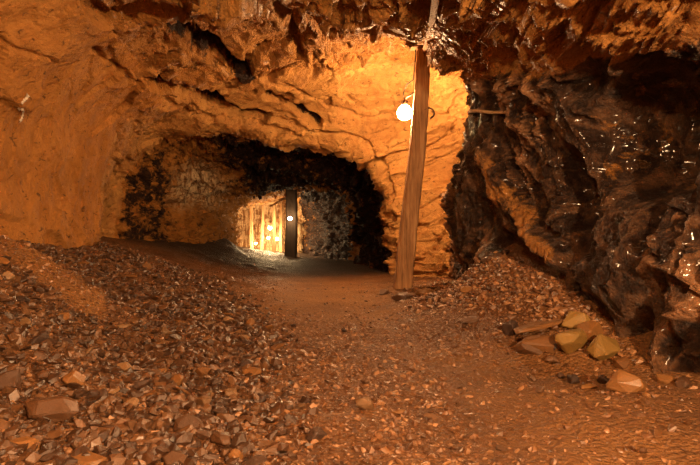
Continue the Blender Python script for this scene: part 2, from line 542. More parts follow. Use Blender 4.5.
band = .25 + .75 * sstep(-.25, .3, fbm(q * np.array([1.3, 1.1, .5]), 281, 3))
rib = ridged([2.4, 2.2, .8], 250, 2); rib2 = ridged([4.6, 4.2, 1.7], 255, 2); rib3 = ridged([9.5, 8.5, 3.6], 259, 2)
disp += rightw * (ff * .08 + fg * .04 + fh * .02 + band * (rib * .12 + rib2 * .10 + rib3 * .07))
crest_glint = rightw * band * np.maximum(sstep(.45, .72, rib2), .8 * sstep(.6, .85, rib3))    # rib crests that carry painted pale highlights
# brow over the arch: bedding that dips to the right
q = rot(pw, 'Y', 16)
fi, ei = facets(q / np.array([1.6, 1.2, .34]), 260)
fj, ej = facets(q / np.array([.5, .5, .12]), 280)
disp += headw * (fi * .10 + fj * .04 + fb * .02 + fe * .008)
# tunnel beyond
disp += inside * (fc * .13 + fd * .08 + fb * .05 + fe * .015)

# sculpted marks: where the photo has a crevice, ledge or hollow. Found on the shell by the reference view, cut into the rock itself.
ix = CX + p[:, 0] / np.maximum(p[:, 1], .3) * F
iy = HY - (p[:, 2] - CZ) / np.maximum(p[:, 1], .3) * F
ixw = ix + vnoise(p * 3.1, 71) * 5 + vnoise(p * 9, 72) * 2
iyw = iy + vnoise(p * 3.1, 73) * 5 + vnoise(p * 9, 74) * 2


def seg_dist(pts):
    d = np.full(len(p), 1e9)
    for (x0, y0), (x1, y1) in zip(pts[:-1], pts[1:]):
        vx, vy = x1 - x0, y1 - y0
        t = np.clip(((ixw - x0) * vx + (iyw - y0) * vy) / (vx * vx + vy * vy), 0, 1)
        d = np.minimum(d, np.hypot(ixw - x0 - t * vx, iyw - y0 - t * vy))
    return d


def line(pts, w, d, y0, y1, hard=1.0):
    global disp
    g = ((p[:, 1] > y0) & (p[:, 1] < y1))
    k = np.clip(1.4 - seg_dist(pts) / w * 1.0, 0, 1)
    disp += d * np.where(g, k, 0)


def blob(cx, cy, rx, ry, d, y0, y1, deg=0):
    global disp
    a = math.radians(deg)
    dx, dy = ixw - cx, iyw - cy
    X = (dx * math.cos(a) + dy * math.sin(a)) / rx; Z = (-dx * math.sin(a) + dy * math.cos(a)) / ry
    k = 1 - sstep(.55, 1.1, np.hypot(X, Z))
    disp += d * np.where((p[:, 1] > y0) & (p[:, 1] < y1), k, 0)


SL1 = [(164, 26), (200, 43), (232, 62), (246, 72)]
SL2 = [(152, 78), (172, 90), (205, 96), (240, 112), (262, 118)]
SL3 = [(268, 94), (290, 108), (316, 122)]
line(SL1, 8, -.5, 4, 8.9)
line(SL3, 4.5, -.3, 6, 11)
line([(276, 8), (292, 30), (296, 52)], 5, -.3, 4, 8.9)
line([(310, 20), (325, 34), (345, 40)], 4, -.25, 4, 8.9)
line([(365, 10), (385, 26), (415, 34)], 4, -.22, 4, 8.9)
line([(88, 2), (105, 14), (128, 10), (150, 0)], 7, -.25, 4, 8.5)
line(SL2, 6, -.42, 5, 10.9)
line([(160, 100), (200, 108), (250, 118), (300, 128), (345, 136), (372, 150), (386, 172), (392, 200)], 2.2, -.09, 8.5, 11)
line([(270, 75), (300, 92), (350, 112), (395, 118)], 2.0, -.06, 8.5, 11)
line([(180, 112), (230, 118), (270, 132), (300, 136)], 2.5, -.12, 8.5, 11)
line([(0, 42), (30, 50), (62, 60)], 1.8, -.05, 3, 8)
line([(95, 50), (120, 68), (142, 88)], 2.5, -.10, 4, 9)
for cx_, cy_, r_ in ((391, 218, 5), (393, 241, 3.5), (391, 258, 5), (436, 244, 5), (412, 262, 4)):
    blob(cx_, cy_, r_, r_ * 1.5, -.14, 8.8, 11.1, 20)
# right wall: hollows and ribs
blob(655, 130, 62, 78, -.6, 2.5, 6.5)
blob(582, 200, 20, 60, -.30, 2.5, 7, -12)
blob(535, 262, 16, 48, -.34, 3, 8, -48)
blob(590, 70, 24, 34, -.24, 2.5, 7)
blob(640, 335, 14, 30, -.24, 2.5, 6, 20)
blob(625, 262, 40, 60, .16, 2.5, 6)
blob(690, 290, 22, 70, .14, 2, 5)
line([(498, 150), (515, 195), (548, 240), (565, 262)], 11, .16, 3, 8)
blob(462, 170, 14, 80, .10, 6, 8.6)

for k in range(22):                       # splintered bedding of the ochre ledge, top right
    x0 = 515 + k * 8.5 + (k * 37 % 7)
    line([(x0, -8), (x0 - 12 - (k * 13 % 9), 18 + (k * 29 % 14)), (x0 - 24 - (k * 7 % 8), 40 + (k * 17 % 22))], 1.3 + (k % 3) * .6, -.02 - .01 * (k % 4), 2.5, 6.2)
blob(172, 218, 18, 24, -.3, 11.6, 15)
pv = p + nrm * disp[:, None]
# share of dark schist with painted shade added, and of the pale streaked band
dark = .02 * leftw +   .28 * roofw + .74 * rightw + .05 * headw + inside * (.34 + .34 * sstep(4, 5, v))  # tunnel roof and right side carry painted shadow beyond the arch lip
led = near * sstep(6.5, 6.9, v) * (1 - sstep(8.05, 8.45, v)) * (1 - sstep(5.15, 5.6, u))
dark = dark * (1 - .85 * led) - .35 * led
dark -= .34 * np.where((p[:, 1] < 8), np.clip(1.5 - seg_dist([(500, 165), (515, 195), (548, 240), (562, 258)]) / 9, 0, 1), 0)
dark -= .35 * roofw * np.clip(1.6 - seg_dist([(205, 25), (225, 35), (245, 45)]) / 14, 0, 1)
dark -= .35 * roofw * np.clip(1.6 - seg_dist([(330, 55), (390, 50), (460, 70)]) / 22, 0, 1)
for sl, ww in ((SL1, 8), (SL2, 5), (SL3, 4)):       # carved crevices, their deep shade painted into the colour
    dark += .75 * (1 - inside) * np.clip(1.5 - seg_dist(sl) / ww, 0, 1) * (p[:, 1] > 4)
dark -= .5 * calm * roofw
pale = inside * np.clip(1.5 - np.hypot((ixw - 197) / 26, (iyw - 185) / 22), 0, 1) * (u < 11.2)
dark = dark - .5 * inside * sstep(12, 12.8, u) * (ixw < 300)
dark += inside * .24 * np.clip(1.5 - np.hypot((ixw - 135) / 32, (iyw - 205) / 60), 0, 1) * (u < 11)  # shadow on the left arch flank painted into the rock colour
lip = np.clip(1.6 - seg_dist([(300, 189), (328, 190), (348, 197), (352, 225), (352, 258)]) / 3.2, 0, 1) * (u > 10.4) * (u < 11.6)  # thin lit rim of the inner portal, painted by clearing the dark
dark = np.where((inside > .5) & (u > 11.3) & (ixw > 318), 1.0, dark)  # right wall past the inner portal set fully dark
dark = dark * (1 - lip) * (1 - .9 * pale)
         # the far chamber is paler rock


def patch(name, u0, u1, v0, v1, mat):
    iu = np.where((us >= u0 - 1e-6) & (us <= u1 + 1e-6))[0]
    iv = np.where((vs >= v0 - 1e-6) & (vs <= v1 + 1e-6))[0]
    idx = (iu[:, None] * nv + iv[None, :])
    loc = np.arange(idx.size).reshape(idx.shape)
    f = np.stack([loc[:-1, :-1], loc[1:, :-1], loc[1:, 1:], loc[:-1, 1:]], -1).reshape(-1, 4)
    ids = idx.ravel()
    fc0 = f[len(f) // 2]
    a, b, c = pv[ids[fc0[0]]], pv[ids[fc0[1]]], pv[ids[fc0[3]]]
    if np.dot(np.cross(b - a, c - a), nrm[ids[fc0[0]]]) < 0:
        f = f[:, ::-1]
    o = quads(name, pv[ids], f, mat, attrs={'dark': dark[ids], 'pale': pale[ids], 'crest_glint': crest_glint[ids]})
    o['kind'] = 'structure'
    return o


def snap(arr, x):
    return arr[np.argmin(abs(arr - x))]


uA, uI = snap(us, 6.2), snap(us, 8.3)
v4, v8 = snap(vs, 4.0), snap(vs, 8.3)
wl = patch('wall_left', 0, uA, 0, v4, M_left)
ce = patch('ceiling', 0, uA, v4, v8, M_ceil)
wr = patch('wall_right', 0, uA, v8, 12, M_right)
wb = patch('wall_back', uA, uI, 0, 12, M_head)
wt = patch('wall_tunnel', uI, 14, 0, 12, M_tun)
# closing faces of rock: far end of the workings and the drift behind the viewer
for nm, row in (('wall_far', nu - 1), ('wall_rear', 0)):
    ring = pv.reshape(nu, nv, 3)[row]
    c0 = ring.mean(0)
    rr_ = [ring + (c0 - ring) * t for t in list(np.linspace(0, .96, 12)) + [.999]]
    vv_ = np.concatenate(rr_ + [c0[None]])
    vv_[:, 1] += fbm(vv_ * 1.3, 91) * .25 * (1 if row == 0 else -1)
    vv_[:nv] = ring
    ff_ = []
    for a in range(12):
        for b in range(nv):
            b1 = (b + 1) % nv
            ff_.append((a * nv + b, a * nv + b1, (a + 1) * nv + b1, (a + 1) * nv + b))
    ff_ = np.array(ff_)
    if row: ff_ = ff_[:, ::-1]
    o = quads(nm, vv_, ff_, M_tun, attrs={'dark': np.full(len(vv_), .2), 'pale': np.full(len(vv_), .8 if row else 0.)})
    o['kind'] = 'structure'

BV = {}
for o in (wl, ce, wr, wb, wt):
    me = o.data
    co = np.empty(len(me.vertices) * 3, np.float32); me.vertices.foreach_get('co', co)
    fi_ = np.empty(len(me.polygons) * 4, np.int32); me.loops.foreach_get('vertex_index', fi_)
    BV[o.name] = BVHTree.FromPolygons(co.reshape(-1, 3).tolist(), fi_.reshape(-1, 4).tolist())


def hit(px, py, names=None):
    """first rock surface met along the reference line of sight through px, py"""
    o = Vector((0, 0, CZ)); d = (P(px, py, 1) - o).normalized()
    best = None
    for nme, b in BV.items():
        if names and nme not in names: continue
        h = b.ray_cast(o + d * .5, d)
        if h[0] is not None and (best is None or h[3] < best[3]):
            best = h
    return best


# ------------------------------------------------------------------ floor
def FG(px, py, z):
    Y = (CZ - z) * F / (py - HY)
    return ((px - CX) / F * Y, Y, z)


def FY(px, py, Y):
    q_ = P(px, py, Y); return (q_.x, q_.y, q_.z)


CP = [FG(350, 465, 0), FG(350, 400, 0), FG(330, 350, 0), FG(320, 320, .03), FG(310, 300, .04), FG(320, 285, .0), FG(300, 275, 0), FG(300, 268, 0),
      (-1.5, 16, 0), (-3, 22, -.1), (-5, 30, -.15), (-.3, 16, 0), (-3, 16, .05),
      FG(0, 300, .55), FG(0, 380, .25), FG(0, 465, .12), FG(100, 350, .14), FY(112, 246, 8.7), FY(150, 262, 8.2), FG(200, 272, .22),
      FG(250, 276, .06), FY(150, 246, 11), FY(190, 250, 12), FY(230, 262, 13), FY(234, 243, 16), FY(254, 257, 17), FG(200, 330, .04), FG(200, 420, .03), FY(60, 246, 6.8), FY(0, 236, 4.6), FY(45, 257, 4.5), FY(88, 293, 4.4), (-3.0, 5.7, .62), (-2.5, 5.5, .40), (-2.0, 5.2, .24),
      FY(404, 288, 8.1), FG(450, 283, .14), FY(492, 248, 6.3), FY(470, 275, 6.6), FG(430, 310, .07), FY(520, 280, 5.2), FY(562, 300, 4.6), FG(500, 332, .1),
      FG(620, 352, .1), FG(560, 352, .05), FG(700, 382, .08), FG(600, 420, .02), FG(700, 465, .03), FY(388, 275, 10.9), FG(480, 400, .0),
      (-3.6, -1, .6), (0, -1, 0), (2.4, -1, .1), (0, -5, 0), (-3.6, -5, .5), (2.4, -5, .1), (-3.6, 2, .75), (-2.2, 1, .35), (2.3, 1.5, .1), (-1, 1, .08), (1, 1, 0)]
CP = np.array(CP)
D = np.linalg.norm(CP[:, None, :2] - CP[None, :, :2], axis=2)
n_ = len(CP)
A_ = np.zeros((n_ + 3, n_ + 3)); A_[:n_, :n_] = np.sqrt(D * D + .16) - .01 * np.eye(n_)
A_[:n_, n_] = 1; A_[:n_, n_ + 1:] = CP[:, :2]; A_[n_:, :n_] = A_[:n_, n_:].T
wts = np.linalg.solve(A_, np.concatenate([CP[:, 2], [0, 0, 0]]))


def roughness_at(x, y):
    """0 on the trodden path, 1 on the loose slopes"""
    path = np.exp(-((x + .35 + .05 * (y - 5)) / .9) ** 2) * sstep(5.2, 6.6, y)
    return 1 - .8 * path


def ground(x, y):
    x = np.atleast_1d(np.asarray(x, float)); y = np.atleast_1d(np.asarray(y, float))
    z = wts[n_] + wts[n_ + 1] * x + wts[n_ + 2] * y
    for k in range(n_):
        z = z + wts[k] * np.sqrt((x - CP[k, 0]) ** 2 + (y - CP[k, 1]) ** 2 + .16)
    q_ = np.stack([x, y, np.zeros_like(x)], 1)
    r_ = roughness_at(x, y)
    z = z + fbm(q_ * 1.4, 301, 3) * .03 * r_ + fbm(q_ * 6, 311, 3) * .012 * r_
    return z


foot_y = R[:, 1, 1]
def xl(y): return np.interp(y, foot_y, R[:, 1, 0])
def xr(y): return np.interp(y, R[:, 11, 1], R[:, 11, 0])


ys = np.concatenate([np.linspace(-5.2, 1.8, 50, endpoint=False), np.linspace(1.8, 6, 260, endpoint=False), np.linspace(6, 12, 170, endpoint=False), np.linspace(12, 24.8, 110)])
ts = np.linspace(0, 1, 330)
XL, XR = xl(ys) - .8, xr(ys) + .8
FX = XL[:, None] + (XR - XL)[:, None] * ts[None, :]
FYY = np.repeat(ys[:, None], len(ts), 1)
fz = ground(FX.ravel(), FYY.ravel())
fv = np.stack([FX.ravel(), FYY.ravel(), fz], 1)
loc = np.arange(len(fv)).reshape(FX.shape)
ff = np.stack([loc[:-1, :-1], loc[:-1, 1:], loc[1:, 1:], loc[1:, :-1]], -1).reshape(-1, 4)
def ridge(x, y, z=None):               # bare ochre earth bank along the foot of the left wall
    z = ground(x, y) if z is None else z
    ix_ = CX + x / np.maximum(y, .5) * F
    iy_ = HY + (CZ - z) / np.maximum(y, .5) * F
    t_ = np.clip(ix_ / 90, 0, 1)
    return np.where((ix_ < 105) & (y > 3.4) & (y < 5.2), np.clip(1.7 - abs(iy_ - (242 + 60 * t_ ** 1.15)) / 13, 0, 1), 0)


och = np.maximum(ridge(fv[:, 0], fv[:, 1], fv[:, 2]), .85 * np.exp(-((fv[:, 0] + .25 + .05 * (fv[:, 1] - 5)) / 1.0) ** 2) * sstep(5.0, 6.4, fv[:, 1]) * (1 - sstep(9.5, 11, fv[:, 1])))
och = np.maximum(och, .3 * sstep(.3, 1.2, fv[:, 0]) * (1 - sstep(4, 4.8, fv[:, 1])))
fl = quads('floor', fv, ff, M_floor, attrs={'ochre': och, 'far_darken': sstep(10.2, 11.8, fv[:, 1] + .35 * fbm(fv * 1.5, 333, 3))})
fl['kind'] = 'structure'


# ------------------------------------------------------------------ stones
def hull(seed, flat=1.0, n=14, sub=False, sx=1.0):
    rnd = random.Random(seed)
    bm = bmesh.new()
    for _ in range(n):
        d = Vector((rnd.gauss(0, 1), rnd.gauss(0, 1), rnd.gauss(0, 1))).normalized()
        k = rnd.uniform(.82, 1.05)
        bm.verts.new(Vector((d.x * k * sx * .5, d.y * k * .5 * rnd.uniform(.85, 1), d.z * k * .5 * flat)))
    r_ = bmesh.ops.convex_hull(bm, input=bm.verts)
    junk = [g for g in r_['geom_interior'] if isinstance(g, bmesh.types.BMVert)]
    if junk: bmesh.ops.delete(bm, geom=junk, context='VERTS')
    bmesh.ops.dissolve_limit(bm, angle_limit=math.radians(12), verts=bm.verts, edges=bm.edges)
    return bm


LIB = []
for k in range(26):
    bm = hull(500 + k, random.Random(k).uniform(.4, .75), random.Random(k).randint(8, 12) if k < 13 else random.Random(k).randint(15, 22), sx=random.Random(k + 50).uniform(1.0, 1.5))
    bmesh.ops.triangulate(bm, faces=bm.faces)
    bm.verts.index_update()
    LIB.append((np.array([v_.co[:] for v_ in bm.verts]), np.array([[v_.index for v_ in f_.verts] for f_ in bm.faces])))
    bm.free()


def scatter(name, label, cat, pts, sizes, mat, sink=.18, lib=(0, 26)):
    V_, F_, off = [], [], 0
    z = ground(pts[:, 0], pts[:, 1])
    for i in range(len(pts)):
        lv, lf = LIB[rng.integers(*lib)]
        a, t1, t2 = rng.uniform(0, 6.28), rng.normal(0, .35), rng.normal(0, .35)
        m = np.array(Matrix.Rotation(a, 3, 'Z') @ Matrix.Rotation(t1, 3, 'X') @ Matrix.Rotation(t2, 3, 'Y'))
        q_ = lv @ m.T * sizes[i]
        low_ = q_[:, 2].min()
        q_ = q_ + np.array([pts[i, 0], pts[i, 1], z[i] - low_ - sizes[i] * sink])
        V_.append(q_); F_.append(lf + off); off += len(lv)
    o = quads(name, np.concatenate(V_), np.concatenate(F_), mat, smooth=False)
    return tag(o, label, cat, kind='stuff')


def rand_pts(n, dens, y0, y1):
    out = []
    tot = 0
    while tot < n:
        y = y0 + (y1 - y0) * rng.random(4 * n) ** 1.25
        x = rng.uniform(-4.6, 2.3, 4 * n)
        vis = (x < .70 * y + .4) & (x > -.95 * y - 1.0) & (x > xl(y) + .05) & (x < xr(y) - .05)
        keep = vis & (rng.random(4 * n) < dens(x, y))
        out.append(np.stack([x, y], 1)[keep]); tot += keep.sum()
    return np.concatenate(out)[:n]


def left_edge(y):                      # right-hand limit of the loose left slope
    return np.interp(y, [2, 3, 4.5, 6, 7.5, 9], [-.55, -.55, -.75, -1.2, -1.9, -2.6])


def d_left(x, y):
    return sstep(.5, -.25, x - left_edge(y)) * np.where(y > 6.2, .55, 1) * (1 - sstep(.3, .7, ridge(x, y)))


def d_right(x, y):
    return sstep(.35, 1.1, x - np.interp(y, [2, 4, 5, 6, 8], [2.6, 1.3, .7, .25, .5])) * (y > 3.6)


def d_mid(x, y):
    return np.clip(.85 * (1 - d_left(x, y) * .3) * (roughness_at(x, y) - .1), 0.02, 1) * np.where(y > 7, .4, 1) * np.where((x > .6) & (y < 4.2), .35, 1)


def sizes(n, lo, hi, pw_=2.2):
    return lo + (hi - lo) * rng.random(n) ** pw_


pl_ = rand_pts(12500, d_left, 1.9, 8.8)
scatter('rubble', 'loose broken brown rubble covering the slope below the left wall', 'rubble', pl_, sizes(len(pl_), .020, .092), M_rubble, .18, (8, 26))
pr_ = rand_pts(5200, d_right, 3.6, 8.2)
scatter('scree', 'fine chipped scree banked against the foot of the dark right wall', 'scree', pr_, sizes(len(pr_),   .016, .085, 1.8), M_grav)
pm_ = rand_pts(26000, d_mid, 1.9, 9.5)
scatter('gravel', 'small gravel strewn over the trodden middle of the mine floor', 'gravel', pm_, sizes(len(pm_), .010, .050, 2.5), M_grav, .25, (0, 15))

# --- single stones -------------------------------------------------
TAKEN = []


def stone(name, label, cat, x, y, size, flat, mat, seed, rz=None, sx=1.3, tilt=(0, 0), sink=.15, group=None, z=None, n=16):
    bm = hull(seed, flat, n, sx=sx)
    bmesh.ops.bevel(bm, geom=list(bm.edges), offset=.03, segments=1, affect='EDGES', profile=.6)
    bmesh.ops.triangulate(bm, faces=[f_ for f_ in bm.faces if len(f_.verts) > 4])
    bmesh.ops.subdivide_edges(bm, edges=[e for e in bm.edges if e.calc_length() > .3], cuts=1, use_grid_fill=True)
    rn = random.Random(seed)
    for v_ in bm.verts:
        v_.co += Vector((rn.uniform(-1, 1), rn.uniform(-1, 1), rn.uniform(-1, 1))) * .012
    o = from_bm(name, bm, mat)
    rz = rn.uniform(0, 6.28) if rz is None else rz
    o.rotation_euler = (tilt[0], tilt[1], rz)
    o.scale = (size, size, size)
    m = o.rotation_euler.to_matrix()
    low_ = min((m @ v_.co).z for v_ in o.data.vertices) * size
    zz = float(ground(x, y)[0]) if z is None else z
    o.location = (x, y, zz - low_ - size * flat * sink)
    tag(o, label, cat, group)
    TAKEN.append((x, y, size * .6))
    return o


def at(px, py):
    """ground point seen at px, py"""
    y = 1.8
    o_ = np.linspace(1.8, 14, 1500)
    z = ground((px - CX) / F * o_, o_)
    s_ = HY + (CZ - z) / o_ * F
    k = np.argmax(s_ <= py)
    return (px - CX) / F * o_[k], o_[k]


KEY = [  # px, py of the base, width in px, flatness, material, label, tilt, rz, sx
    (52, 416, 60, .6, M_brown, 'largest brown boulder low on the left rubble slope, rounded and half buried', (.1, .1), .2, 1.4),
    (14, 392, 42, .75, M_brown, 'brown boulder at the left picture edge above the largest boulder', (0, .1), .5, 1.2),
    (188, 430, 30, .8, M_brown, 'upright brown block alone at the foot of the left rubble slope', (.1, -.1), .3, 1.1),
    (152, 443, 38, .5, M_brown, 'wide low brown stone left of the upright block, near the bottom', (0, 0), .1, 1.5),
    (20, 447, 40, .6, M_rust, 'rusty stone in the bottom left corner of the floor', (.1, .2), .4, 1.4),
    (88, 462, 44, .5, M_rust, 'flat rusty stone at the bottom picture edge under the left slope', (0, .1), .1, 1.5),
    (74, 385, 26, .8, M_rust, 'bright rusty stone just above the largest boulder', (.2, 0), 1.0, 1.1),
    (120, 328, 26, .3, M_palest, 'pale flat slab lying halfway up the left rubble slope', (.05, -.1), .1, 1.6),
    (127, 278, 26, .35, M_rust, 'flat light orange slab at the back of the left slope by the arch', (0, -.05), .0, 1.6),
    (146, 269, 12, .9, M_rust, 'small upright orange stone behind the flat orange slab', (0, .1), .4, 1.1),
    (230, 281, 17, .6, M_brown, 'brown block on the left of the dark tunnel mouth', (0, 0), .2, 1.3),
    (248, 367, 20, .8, M_dark, 'dark stone in the middle of the gravel, left of the path', (.1, .1), .5, 1.2),
    (369, 408, 30, .6, M_palest, 'pale topped block in the middle foreground gravel', (-.15, .2), .3, 1.3),
    (317, 438, 24, .75, M_dark, 'dark upright stone near the bottom centre of the floor', (.1, -.1), .8, 1.0),
    (540, 330, 60, .32, M_rust, 'long rusty slab leaning at the left of the boulder heap', (-.1, -.22), .12, 2.1),
    (546, 347, 56, .5, M_rust, 'rusty block under the long slab in the boulder heap', (0, -.05), .1, 1.8),
    (511, 333, 17, .9, M_black, 'black stone at the left end of the long rusty slab', (.2, 0), .3, 1.0),
    (577, 325, 34, .7, M_olive, 'olive brown boulder topmost of the heap by the right wall', (0, .1), .4, 1.2),
    (570, 351, 34, .95, M_olive, 'mossy looking olive boulder at the front of the heap', (.15, .1), .8, 1.05),
    (604, 356, 36, .8, M_olive, 'olive brown boulder at the right end of the heap', (.1, -.2), .2, 1.2),
    (590, 338, 28, .8, M_rust, 'rusty stone wedged in the middle of the boulder heap', (.1, 0), .6, 1.1),
    (530, 352, 30, .6, M_brown, 'low brown stone in front of the long rusty slab', (0, .1), .0, 1.4),
    (557, 350, 14, .9, M_black, 'black stone beside the mossy looking olive boulder', (0, 0), .5, 1.1),
    (626, 390, 42, .7, M_rust, 'big rusty boulder lying alone below the heap by the right wall', (.1, 0), .3, 1.2),
    (588, 388, 24, .4, M_rust, 'flat rusty stone left of the big lone boulder', (0, 0), .1, 1.7),
    (572, 383, 16, .8, M_black, 'black stone left of the flat rusty stone', (.1, 0), .2, 1.2),
    (603, 383, 15, .9, M_black, 'black stone between flat rusty stone and big lone boulder', (.2, .1), .9, 1.0),
    (561, 377, 12, .7, M_dark, 'dark pebble at the far left of the black stones below the heap', (0, 0), .4, 1.3),
    (622, 366, 26, .6, M_rust, 'rusty stone between the heap and the right wall', (.1, .1), .4, 1.3),
    (552, 362, 20, .6, M_brown, 'brown stone lying loose just below the front of the heap', (0, .1), .7, 1.2),
    (684, 386, 20, .7, M_brown, 'brown stone tight against the right wall at the picture edge', (.1, 0), .2, 1.1),
    (648, 396, 14, .6, M_rust, 'small rusty stone at the right foot of the big lone boulder', (0, 0), .5, 1.2),
    (404, 299, 30, .45, M_brown, 'flat brown stone at the front foot of the timber post', (0, 0), .1, 1.5),
    (425, 296, 22, .6, M_rust, 'rusty stone at the right foot of the timber post', (.1, 0), .5, 1.2),
    (384, 294, 14, .6, M_brown, 'small brown stone at the left foot of the timber post', (0, 0), .5, 1.2),
    (470, 322, 24, .45, M_brown, 'flat brown stone at the bottom of the right scree', (0, -.1), .1, 1.5),
    (470, 292, 22, .5, M_rust, 'rusty stone halfway up the right scree', (.1, -.2), .3, 1.4),
    (665, 381, 26, .6, M_rust, 'rusty stone against the right wall beyond the big lone boulder', (.1, 0), .3, 1.3),
    (640, 415, 22, .5, M_brown, 'brown stone in the dirt in front of the big lone boulder', (0, 0), .4, 1.4),
    (655, 435, 20, .5, M_rust, 'rusty stone half sunk in the bottom right dirt', (0, 0), .9, 1.3),
    (540, 392, 14, .6, M_brown, 'small brown stone in the dirt left of the black stones', (0, 0), .9, 1.3),
    (430, 300, 12, .7, M_dark, 'small dark stone right of the timber post foot', (0, 0), .9, 1.3),
]
for i, (px, py, w, fl_, mt, lb, tl, rz, sx) in enumerate(KEY):
    x, y = at(px, py)
    s = w / F * y / sx * (1.18 if 14 <= i <= 23 else 1)
    stone('boulder' if w >= 34 else 'stone', lb, 'boulder' if w >= 34 else 'stone', x, y, s * 1.05, fl_, mt, 900 + i, rz, sx, tl, .2)

# --- the many larger stones of the slopes: each its own object, labelled by look and place
MATS = [('brown', M_brown, .5), ('dark', M_dark, .68), ('rusty', M_rust, .86), ('pale', M_palest, 1.01)]
SHAPES = [('flat', .33, 1.5), ('blocky', .75, 1.1), ('pointed', .55, 1.35)]
PROTO = {}


def zone(x, y):
    ix_ = CX + x / y * F
    iy_ = HY + (CZ - float(ground(x, y)[0])) / y * F
    if ix_ > 420 and y > 4.2:
        return 'on the upper right scree' if iy_ < 285 else 'on the lower right scree'
    if x > left_edge(y) + .25:
        return 'in the front gravel left of centre' if (iy_ > 385 and ix_ < 350) else 'in the front gravel right of centre' if iy_ > 385 else 'in the gravel before the path'
    row = 'bottom' if iy_ > 425 else 'lower' if iy_ > 385 else 'middle' if iy_ > 345 else 'upper' if iy_ > 300 else 'topmost'
    side = 'left edge' if ix_ < 70 else 'left part' if ix_ < 140 else 'right part'
    return f'in the {row} rows, {side} of the left rubble'


cands = []
pool = np.concatenate([rand_pts(5000, d_left, 1.95, 6.8), rand_pts(900, d_right, 3.7, 8), rand_pts(900, d_mid, 2.2, 6)])
rng.shuffle(pool)
quota = {'l': 205, 'r': 40, 'm': 20}
for x, y in pool:
    kind_ = 'r' if (x > .4 and y > 4) else 'l' if x < left_edge(y) + .2 else 'm'
    if quota[kind_] <= 0: continue
    s = (rng.uniform(.07, .135) if kind_ == 'l' else rng.uniform(.06, .11) if kind_ == 'r' else rng.uniform(.045, .075))
    s *= .8 + .05 * y
    if ridge(np.array([x]), np.array([y]))[0] > .5: continue
    if any((x - a) ** 2 + (y - b) ** 2 < (c + s * .75) ** 2 for a, b, c in TAKEN): continue
    TAKEN.append((x, y, s * .6)); quota[kind_] -= 1
    t = rng.random()
    mi = next(k for k, m_ in enumerate(MATS) if t <= m_[2])
    cands.append((x, y, s, mi, int(rng.integers(3)), int(rng.integers(5))))
    if sum(quota.values()) == 0: break

byl = {}
for c in cands:
    base = f"{'large' if c[2] / c[1] * F > 16 else 'small'} {MATS[c[3]][0]} {SHAPES[c[4]][0]} stone {zone(c[0], c[1])}"
    byl.setdefault(base, []).append(c)
ORD = ['nearest', 'second nearest', 'third nearest', 'fourth nearest', 'fifth nearest', 'sixth nearest', 'seventh nearest', 'eighth nearest', 'ninth nearest', 'tenth nearest']
for base, lst in byl.items():
    lst.sort(key=lambda c: c[1])
    for k, (x, y, s, mi, si, vi) in enumerate(lst):
        key = (mi, si, vi)
        nm, fl_, sx = SHAPES[si]
        lab = base if len(lst) == 1 else f'{ORD[min(k, 9)] if k < len(lst) - 1 or len(lst) > 10 else "farthest"} {base}'
        lab = lab[0] + lab[1:]
        grp = 'stones ' + zone(x, y)
        tl = (rng.normal(0, .22), rng.normal(0, .22))
        rz = rng.uniform(0, 6.28)
        if key not in PROTO:
            o = stone('stone', lab, 'stone', x, y, s, fl_, MATS[mi][1], 2000 + mi * 50 + si * 10 + vi, rz, sx, tl, .12, grp)
            TAKEN.pop()
            PROTO[key] = o
        else:
            o = PROTO[key].copy(); COL.objects.link(o)
            o.rotation_euler = (tl[0], tl[1], rz); o.scale = (s, s, s)
            m = o.rotation_euler.to_matrix()
            low_ = min((m @ v_.co).z for v_ in o.data.vertices) * s
            o.location = (x, y, float(ground(x, y)[0]) - low_ - s * fl_ * .12)
            tag(o, lab, 'stone', grp)

# ------------------------------------------------------------------ timber post and its lamp
PY = 8.1
base = P(404, 290, PY); top = P(424.5, 44, PY)
base.z = float(ground(base.x, base.y)[0]) - .06
post = thing('timber_post', 'tall leaning squared timber post propping the roof, lamp on its left side', 'post', (base.x, base.y, base.z + .06))


def local(o, bm):
    bmesh.ops.translate(bm, verts=bm.verts, vec=-Vector(o.location))


bm = bmesh.new(); timber(bm, base, top + (top - base).normalized() * .12, .265, .20, .25, .2, .009, 3, 46, wob=.022)
local(post, bm); from_bm('shaft', bm, M_wood, post)
ax = (top - base).normalized()


def on_post(py):
    f = (290 - py) / (290 - 44)
    return base.lerp(top, f)


bm = bmesh.new()
wd = on_post(50) + Vector((0, -.02, .0))
timber(bm, P(410, 47, PY - .02), P(440, 42, PY - .02), .07, .05, .2, .2, .006, 9, 6, Vector((0, 1, 0)))
local(post, bm); from_bm('wedge', bm, M_wood, post)

# lamp: a glass globe hung off the left of the post on a short iron arm
LP = P(404.5, 113, PY + .30)
c = on_post(100) + Vector((-.1, .06, 0))
lamp = thing('lamp', 'lit round glass globe lamp fixed to the left of the timber post', 'lamp', tuple(LP))
bm = bmesh.new()
bmesh.ops.create_uvsphere(bm, u_segments=28, v_segments=18, radius=.112)
for v_ in bm.verts:
    if v_.co.z > .06: v_.co.z += (v_.co.z - .06) * .3
globe = from_bm('globe', bm, M_bulb, lamp, True)
bm = bmesh.new()
tube(bm, [(0, 0, .112), (0, 0, .125), (0, 0, .175), (0, 0, .185)], [.045, .052, .048, .03], 16)
from_bm('socket', bm, M_metal, lamp, True)
bm = bmesh.new()
tube(bm, [(0, 0, .175), (0, 0, .21), Vector((.03, -.05, .225)), c + Vector((.02, 0, .13)) - LP], .013, 8)
from_bm('arm', bm, M_metal, lamp, True)
bm = bmesh.new()
